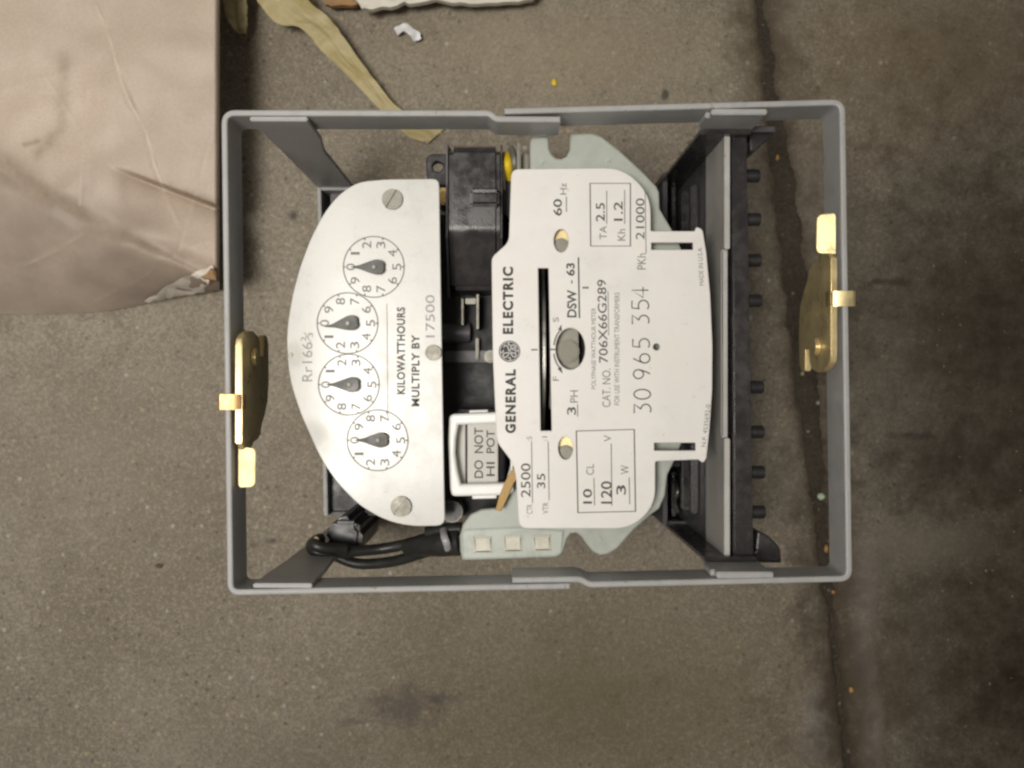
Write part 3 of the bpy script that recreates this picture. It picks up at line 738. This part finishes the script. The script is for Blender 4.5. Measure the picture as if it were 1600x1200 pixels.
# --- brass latches on the two short sides of the frame
def latch(flip):
    """built for the left side, turned half a turn for the right; y along the frame, w depth below its top"""
    pv = (367.5, 640) if not flip else (1308.5, 455)
    sg = -1 if flip else 1
    o = W(pv[0], pv[1], ZR)
    def pt(dx, dy, d): return o + Vector((sg * dx, sg * dy, -d))
    px = K
    u = lambda y: (640 - y) * px              # y of the left-hand latch in photo pixels -> metres from the tongue
    prof = [(522, 0.003), (530, 0.0005), (540, 0.0), (693, 0.0), (694, 0.018), (686, 0.0225), (668, 0.0245), (652, 0.0285), (630, 0.0320), (600, 0.0335), (560, 0.0335), (528, 0.0330), (517, 0.0310), (517, 0.0265), (524, 0.0262), (552, 0.0262), (554, 0.0240), (552, 0.0220), (530, 0.0215), (520, 0.0195), (514, 0.0140), (515, 0.0080)]
    root = prism('latch', [pt(0, u(y), d) for y, d in prof], Vector((sg * 0.0021, 0, 0)), 'brass', meter, 0.0003)
    # thumb tab, bent over at the top and tilted towards the lamp
    tl = math.radians(20)
    tabp = rounded([(0, 700), (0, 764), (27, 762), (28, 702)], [2, 6, 9, 9], 4)
    lp = []
    for x, y in tabp:
        h = (x * px) * (0.13 if not flip else -0.22)
        lp.append(pt(x * px - 0.0002, u(y), 0.004 - h if not flip else 0.002 - h))
    prism('thumb_tab', lp, (0, 0, -0.0013), 'brass_bright', root, 0.0003)
    # neck joining tab to lever
    prism('tab_neck', [pt(0.0002, u(692), 0.001), pt(0.0002, u(704), 0.0035), pt(0.0002, u(704), 0.012), pt(0.0002, u(692), 0.016)], Vector((sg * 0.0017, 0, 0)), 'brass', root, 0.0002)
    # tongue lapping over the frame
    tg = [(-28, 0.0035), (-26, -0.0012), (-22, -0.0016), (0, -0.0016), (8, -0.0010), (12, 0.0020), (12, 0.0040), (9, 0.0040), (8.5, 0.0022), (5, 0.0002), (0, -0.0002), (-20, -0.0002), (-23, 0.0006), (-25, 0.0038)]
    prism('tongue', [pt(x * px, u(616), d) for x, d in tg], Vector((0, sg * -24 * px, 0)), 'copper' if not flip else 'brass_bright', root, 0.0002)
    cyl('rivet', pt(0.0020, u(556), 0.0130), Vector((sg, 0, 0)), 0.0033, 0.0016, 'brass', root, 24, 0.0006)
    cyl('washer', pt(-0.0024, u(556), 0.0130), Vector((sg, 0, 0)), 0.0052, 0.0022, 'brass', root, 24, 0.0004)
    return root
tag(latch(False), 'brass latch on the left side with coppery tongue')
tag(latch(True), 'brass latch on the right side with bright thumb tab')

# --- black leads and plug at the lower left corner
plug = prism('plug', [W(505, 845, 0.070), W(520, 812, 0.070), W(548, 806, 0.070), (W(566, 830, 0.070)), W(562, 868, 0.070), W(520, 872, 0.070)], (0, 0, -0.05), 'black_plastic', meter, 0.002)
block('plug_rib', 522, 815, 556, 826, 0.0735, 0.068, 'black_rubber', plug, 0.001)
lead = tube('lead', [W(492, 846, 0.070), W(486, 852, 0.077), W(494, 862, 0.080), W(530, 864, 0.079), W(560, 861, 0.076), W(600, 857, 0.074), W(640, 850, 0.076), W(700, 843, 0.084), W(730, 838, 0.088)], 0.0021, 'black_rubber', meter)
tube('lead', [W(500, 853, 0.070), W(520, 866, 0.070), W(550, 879, 0.070), W(580, 881, 0.071), W(620, 876, 0.074), W(660, 864, 0.079), W(700, 853, 0.085), W(730, 848, 0.088)], 0.0021, 'black_rubber', meter)
tube('lead', [W(500, 842, 0.074), W(490, 849, 0.083), W(505, 856, 0.084), W(540, 858, 0.080)], 0.0022, 'black_rubber', meter)
tube('sleeve', [W(634, 855, 0.078), W(660, 852, 0.081), W(690, 848, 0.085), W(722, 846, 0.088)], lambda t: 0.0030 + 0.0022 * min(1, t * 1.5), 'black_rubber', meter, 16)
tube('cable_tie', [W(693, 826, 0.088), W(694, 838, 0.0935), W(698, 850, 0.0940), W(701, 864, 0.088)], 0.0013, 'tie_grey', meter, 10, 8, 0.5)
tube('lead', [W(668, 832, 0.084), W(690, 828, 0.086), W(722, 826, 0.088)], 0.0024, 'black_rubber', meter)
cyl('plug_pin', W(491, 845, 0.0800), (0.4, 0.3, 1), 0.0011, 0.004, 'brass', plug, 12)

# ------------------------------------------------------------------ tan paper-faced carton at the upper left
CR = [(-200, 140), (0, 252), (100, 316), (210, 370), (300, 420), (345, 446)]      # crease: top face meets sloping flank
BE = [(-200, 492), (0, 491), (160, 489), (230, 474), (300, 462), (352, 450)]        # where the flank meets the floor
RIDGES = [([(150, 10), (172, 62), (190, 130), (205, 165), (228, 205), (242, 262), (262, 310), (276, 346)], 1.0), ([(137, 140), (130, 220), (125, 320)], 0.45), ([(335, 200), (310, 290), (280, 392)], 0.45),
          ([(40, 415), (90, 390), (130, 365)], 0.4), ([(150, 470), (230, 430), (243, 412)], 0.35), ([(50, 90), (110, 180), (140, 240)], 0.25)]
import numpy as np
def segd(px, py, line):
    best = np.full(px.shape, 1e9)
    for (ax, ay), (bx, by) in zip(line, line[1:]):
        dx, dy = bx - ax, by - ay
        t = np.clip(((px - ax) * dx + (py - ay) * dy) / (dx * dx + dy * dy), 0, 1)
        best = np.minimum(best, np.hypot(px - ax - t * dx, py - ay - t * dy))
    return best
xs = [-200 + i * 20 for i in range(10)] + [-10 + i * 1.7 for i in range(207)] + [343]
NR = 330
tt = np.concatenate([np.linspace(0, 0.26, 14)[:-1], np.linspace(0.26, 1, NR - 13)])
X = np.repeat(np.array(xs, float)[:, None], NR, 1)
smt = lambda tab: np.array([sum(interp(tab, x + d) for d in range(-40, 41, 8)) / 11 for x in xs])[:, None]
YE = smt(BE); YC = smt(CR)
Y = -200 + (YE + 200) * tt[None, :]
nz = lambda sc, k: np.array([[noise.noise((x / sc, y / sc, k)) for y in row] for x, row in zip(xs, Y)])
top = 0.044 + 0.0035 * nz(130, 3) + 0.0010 * nz(48, 8)
t = np.clip((Y - YC) / np.maximum(1, YE - YC), 0, 1)
Z = top * (1 - t ** 1.8) + 0.0015
fy = 270 + (X - 200) * 0.386
sm = lambda v: v * v * (3 - 2 * v)
st = sm(np.clip((Y - fy + 5) / 10, 0, 1))
Z -= 0.0105 * st * np.exp(-np.maximum(Y - fy, 0) / 30.0) * sm(np.clip((X - 165) / 90, 0, 1)) * (t < 1)
Z -= 0.0040 * np.exp(-(((X - 205) / 70) ** 2 + ((Y - 325) / 34) ** 2))
Z -= 0.0030 * np.exp(-(segd(X, Y, [(-60, 220), (0, 262), (60, 302), (130, 347), (215, 374), (335, 430)]) / 17.0) ** 2) * (1 - t)
Z += 0.0016 * np.exp(-(segd(X, Y, [(20, 500), (120, 420), (190, 380)]) / 24.0) ** 2) * (1 - t)
nb = 0.55 + 0.9 * nz(30, 21)
for line, k in RIDGES: Z += 0.0007 * k * np.clip(nb, 0, 1.3) * np.exp(-(segd(X, Y, line) / 4.5) ** 2)
# creased paper: flat facets meeting in soft folds
for (ax, ay, ang, wd, amp) in ((60, 120, 20, 34, .0012), (250, 150, -35, 40, .0016), (110, 300, 60, 26, .0012), (300, 390, 15, 22, .0012), (90, 430, -25, 30, .0014), (200, 60, 75, 30, .0009), (260, 440, 40, 18, .0009)):
    d_ = (X - ax) * math.sin(math.radians(ang)) + (Y - ay) * math.cos(math.radians(ang)) + 14 * nz(70, ang)
    a_ = (X - ax) * math.cos(math.radians(ang)) - (Y - ay) * math.sin(math.radians(ang))
    Z += 0.45 * amp * (np.maximum(0, 1 - np.abs(d_) / wd)) * np.exp(-(a_ / 110) ** 2) * (1 - t)
Z -= 0.0035 * (np.maximum(0, X - 334) / 9.0) ** 2
Z = np.maximum(0.0010, Z)
wr = np.zeros_like(X)
for line, k in RIDGES: wr = np.maximum(wr, 0.8 * k * np.clip(nb, 0, 1.2) * np.exp(-(segd(X, Y, line) / 2.2) ** 2))
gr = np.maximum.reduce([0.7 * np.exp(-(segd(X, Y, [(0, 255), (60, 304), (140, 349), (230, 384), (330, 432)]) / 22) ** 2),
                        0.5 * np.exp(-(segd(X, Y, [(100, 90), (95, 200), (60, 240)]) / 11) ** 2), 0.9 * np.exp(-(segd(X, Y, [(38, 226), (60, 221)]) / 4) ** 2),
                        0.9 * np.clip((X - 190) / 110, 0, 1) * np.exp(-(segd(X, Y, [(205, 272), (262, 292), (343, 324)]) / 9) ** 2)])  # grime marks, with the shade of crease and fold painted in
soil_shade = np.clip((Y - (YC - 70)) / 110, 0, 1) * 0.75 + 0.35 * np.exp(-(((X - 190) / 90) ** 2 + ((Y - 330) / 45) ** 2))  # soiled lower half, with the flank's shade painted in
SS = K * (ZC - Z) / (ZC - ZR)
V = [Vector(q) for q in np.stack([(X - 800) * SS, (600 - Y) * SS, Z], -1).reshape(-1, 3)]
F = []; wear = list(wr.reshape(-1)); grime_shade = list(gr.reshape(-1)); soil_shade = list(np.clip(soil_shade, 0, 1).reshape(-1))
nx = len(xs)
for i in range(nx - 1):
    for j in range(NR - 1): F.append((i * NR + j, i * NR + j + 1, (i + 1) * NR + j + 1, (i + 1) * NR + j))
# right-hand side, tucked under a little, and skirt at the floor
o = len(V)
for j in range(NR):
    p_ = V[(nx - 1) * NR + j]
    V.append(Vector((p_.x - 0.009, p_.y, max(0.0006, p_.z * 0.5)))); wear.append(0); grime_shade.append(0.8); soil_shade.append(1)  # the side wall's shade goes into the colour masks
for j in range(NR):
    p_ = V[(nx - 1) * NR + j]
    V.append(Vector((p_.x - 0.013, p_.y, 0.0003))); wear.append(0); grime_shade.append(1); soil_shade.append(1)
for j in range(NR - 1):
    F.append(((nx - 1) * NR + j, (nx - 1) * NR + j + 1, o + j + 1, o + j))
    F.append((o + j, o + j + 1, o + NR + j + 1, o + NR + j))
me = mesh_from(V, F)
at = me.attributes.new('wear', 'FLOAT', 'POINT'); at.data.foreach_set('value', wear)
at = me.attributes.new('grime_shade', 'FLOAT', 'POINT'); at.data.foreach_set('value', grime_shade)
at = me.attributes.new('soil_shade', 'FLOAT', 'POINT'); at.data.foreach_set('value', soil_shade)
m, n, l, b = principled('tan_paper', (0.46, 0.375, 0.285), 0.55)
p = pos(n)
c = mix(n, l, ramp(n, l, ntex(n, l, p, 14, 5, 0.6), 0.35, 0.65), (0.47, 0.382, 0.308), (0.555, 0.455, 0.365))
c = mix(n, l, ramp(n, l, ntex(n, l, p, 900, 2, 0.6), 0.35, 0.65, 0, 0.25), c, (0.33, 0.26, 0.20))
asl = n.new('ShaderNodeAttribute'); asl.attribute_name = 'soil_shade'
c = mix(n, l, mth(n, l, 'MULTIPLY', asl.outputs['Fac'], ramp(n, l, ntex(n, l, p, 30, 5, 0.65), 0.3, 0.6, 0.35, 0.95)), c, (0.26, 0.205, 0.168))
ag = n.new('ShaderNodeAttribute'); ag.attribute_name = 'grime_shade'
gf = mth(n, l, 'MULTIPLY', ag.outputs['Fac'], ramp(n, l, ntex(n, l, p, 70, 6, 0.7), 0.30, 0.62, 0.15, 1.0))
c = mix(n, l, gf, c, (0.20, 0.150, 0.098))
aw = n.new('ShaderNodeAttribute'); aw.attribute_name = 'wear'
c = mix(n, l, mth(n, l, 'MULTIPLY', aw.outputs['Fac'], ramp(n, l, ntex(n, l, p, 160, 4), 0.3, 0.6, 0.25, 0.9)), c, (0.66, 0.57, 0.46))
l.new(c, b.inputs['Base Color'])
bump(n, l, b, mth(n, l, 'ADD', ntex(n, l, p, 26, 4, 0.5, 0.4), mth(n, l, 'MULTIPLY', ntex(n, l, p, 700, 3, 0.7), 0.22)), 0.14, 0.0018)
carton = finish('carton', me, 'tan_paper', None, 70)
tag(carton, 'crumpled tan paper covered carton with a torn corner beside the meter frame', 'carton')
# torn corner of the carton
tv = [(225, 473, .006), (262, 446, .013), (300, 428, .020), (330, 416, .026), (338, 428, .022), (326, 440, .016), (318, 455, .009), (280, 462, .006), (250, 469, .004)]
def zat(px, py):
    i = int(np.argmin(np.abs(np.array(xs) - px))); j = int(np.argmin(np.abs(Y[i] - py))); return float(Z[i, j])
def ragged(name, pts, th, mat, parent, lift=0.0):
    bm = bmesh.new(); f = bm.faces.new([bm.verts.new(W(x, y, z + lift)) for x, y, z in pts])
    bmesh.ops.triangulate(bm, faces=[f])
    bmesh.ops.subdivide_edges(bm, edges=bm.edges, cuts=3, use_grid_fill=True)
    for v in bm.verts: v.co += Vector((noise.noise(v.co * 400), noise.noise(v.co * 400 + Vector((5, 5, 5))), noise.noise(v.co * 260 + Vector((9, 1, 2))))) * 0.0011
    g = bmesh.ops.extrude_face_region(bm, geom=bm.faces[:])
    bmesh.ops.translate(bm, verts=[v for v in g['geom'] if isinstance(v, bmesh.types.BMVert)], vec=(0, 0, -th))
    bmesh.ops.recalc_face_normals(bm, faces=bm.faces)
    me = bpy.data.meshes.new('m'); bm.to_mesh(me); bm.free()
    return finish(name, me, mat, parent, 50)
ragged('torn_flap', [(x, y, zat(x, min(y, 470))) for x, y, z in tv], 0.0008, 'torn_white', carton, 0.0028)
ragged('torn_fibre', [(x, y, zat(x, y)) for x, y in ((316, 432), (328, 420), (340, 424), (337, 436), (330, 446), (320, 446))], 0.0008, 'cardboard_brown', carton, 0.0048)

# ------------------------------------------------------------------ packing tape
m, n, l, b = principled('tape_film', (0.40, 0.31, 0.12), 0.25, Transmission_Weight=0.35, IOR=1.12)
p = pos(n)
c = mix(n, l, ramp(n, l, ntex(n, l, p, 55, 5, 0.6, 1.0), 0.35, 0.65), (0.50, 0.41, 0.19), (0.68, 0.59, 0.36))
l.new(c, b.inputs['Base Color']); bump(n, l, b, ntex(n, l, p, 150, 4, 0.6, 1.5), 0.3, 0.0015)
def tape(name, left, right, zs, folds, seed):
    """ribbon of film between two edge lines (photo pixels), with lengthwise folds"""
    n1 = 60; n2 = 22; V, F = [], []
    A = catmull([(x, y, 0) for x, y in left], 12); B = catmull([(x, y, 0) for x, y in right], 12)
    for i in range(n1):
        t = i / (n1 - 1); a = A[round(t * (len(A) - 1))]; b_ = B[round(t * (len(B) - 1))]
        fa = t * (len(A) - 1); ia = min(int(fa), len(A) - 2); a = A[ia].lerp(A[ia + 1], fa - ia)
        fb_ = t * (len(B) - 1); ib = min(int(fb_), len(B) - 2); b_ = B[ib].lerp(B[ib + 1], fb_ - ib)
        z0 = zs[0] + (zs[1] - zs[0]) * t
        for j in range(n2):
            s = j / (n2 - 1); q = a.lerp(b_, s)
            e = noise.noise((t * 30, seed, 3 if s < .5 else 7)) * (3.0 + 4.0 * t * t) * abs(2 * s - 1) ** 6
            z = z0 + folds * (1.4 * abs(s - 0.35 - 0.2 * t) + 0.9 * max(0, 0.12 - abs(s - 0.7 + 0.25 * t)) * 6) + 0.0012 * noise.noise((t * 6, s * 2, seed)) + 0.0007 * abs(noise.noise((t * 11, s * 5, seed + 4)))
            V.append(W(q.x + e, q.y + e * 0.5, max(z, 0.0012)))
    for i in range(n1 - 1):
        for j in range(n2 - 1): F.append((i * n2 + j, i * n2 + j + 1, (i + 1) * n2 + j + 1, (i + 1) * n2 + j))
    me = mesh_from(V, F)
    bm = bmesh.new(); bm.from_mesh(me); bmesh.ops.recalc_face_normals(bm, faces=bm.faces)
    bmesh.ops.solidify(bm, geom=bm.faces[:], thickness=0.00012); bm.to_mesh(me); bm.free()
    return finish(name, me, 'tape_film', None, 60)
tag(tape('packing_tape', [(375, -60), (402, 0), (432, 36), (470, 44), (505, 82), (545, 120), (588, 165), (612, 190), (640, 214), (668, 224)],
         [(450, -60), (482, 0), (508, 22), (530, 48), (552, 80), (582, 120), (612, 158), (640, 180), (672, 190), (696, 200)], (0.018, 0.001), 0.0011, 1.0),
    'long twisted strip of yellowish packing tape reaching under the top of the frame', 'tape', 'pieces of packing tape')
tag(tape('packing_tape', [(330, -60), (346, -10), (352, 20), (362, 42), (374, 53)], [(372, -60), (384, -10), (386, 20), (386, 42), (383, 52)], (0.016, 0.009), 0.001, 4.0),
    'short brownish curl of packing tape hanging beside the tan carton', 'tape', 'pieces of packing tape')

# ------------------------------------------------------------------ white card along the top edge
tag(ragged('white_card', [(470, -110, .016), (500, -60, .016), (556, 0, .015), (566, 12, .0145), (580, 15, .014), (610, 9, .014), (640, 5, .014), (680, 0, .014), (735, 6, .013), (790, 4, .012), (832, -2, .011), (850, -20, .011), (870, -110, .012)], 0.0035, 'cardboard_white', None),
    'edge of a creased white card sheet at the top of the picture', 'card')
tag(ragged('brown_card', [(470, -100, .010), (498, -20, .010), (506, 6, .0095), (530, 9, .009), (556, 8, .009), (568, -6, .009), (600, -100, .010)], 0.003, 'cardboard_brown', None),
    'brown card scrap tucked under the white card at the top', 'card')

# ------------------------------------------------------------------ litter on the floor
tag(ragged('plastic_scrap', [(614, 46, .003), (624, 40, .004), (632, 34, .005), (640, 38, .006), (648, 46, .005), (658, 52, .004), (657, 62, .003), (648, 66, .003), (640, 56, .005), (630, 50, .004), (620, 54, .003)], 0.0006, 'scrap_white', None),
    'small crumpled white plastic scrap on the floor above the frame', 'scrap')
def crumb(name, x, y, rx, ry, z, mat, label, cat):
    bm = bmesh.new(); bmesh.ops.create_icosphere(bm, subdivisions=2, radius=1)
    for v in bm.verts:
        k = 1 + 0.35 * noise.noise(v.co * 1.3 + Vector((x, y, 0)))
        v.co = Vector((v.co.x * rx * S0 * k, v.co.y * ry * S0 * k, v.co.z * min(rx, ry) * S0 * 0.6 * k)) + W(x, y, z)
    me = bpy.data.meshes.new('m'); bm.to_mesh(me); bm.free()
    return tag(finish(name, me, mat, None, 60), label, cat)
crumb('crumb', 866, 129, 4.5, 6.5, 0.0004, 'crumb_yellow', 'bright yellow crumb on the floor just above the frame', 'crumb')
crumb('crumb', 1283, 776, 6, 6, -0.003, 'crumb_green', 'pale green crumb in the floor joint near the right side', 'crumb')
crumb('crumb', 1215, 246, 2.8, 5, -0.003, 'crumb_orange', 'orange crumb in the floor joint near the top thumb screws', 'crumb')
crumb('crumb', 1291, 857, 3.2, 6.5, -0.002, 'crumb_orange', 'orange crumb in the joint at the lower right corner of the frame', 'crumb')
crumb('crumb', 1302, 925, 3, 3.2, 0.0, 'crumb_orange', 'orange crumb in the joint just below the lower right corner of the frame', 'crumb')
crumb('crumb', 1330, 1078, 3.5, 5, 0.0, 'crumb_orange', 'tan crumb at the joint edge near the bottom of the picture', 'crumb')
crumb('crumb', 249, 884, 6, 3.5, 0.0, 'crumb_dark', 'dark crumb lying alone on the floor left of the frame', 'crumb')
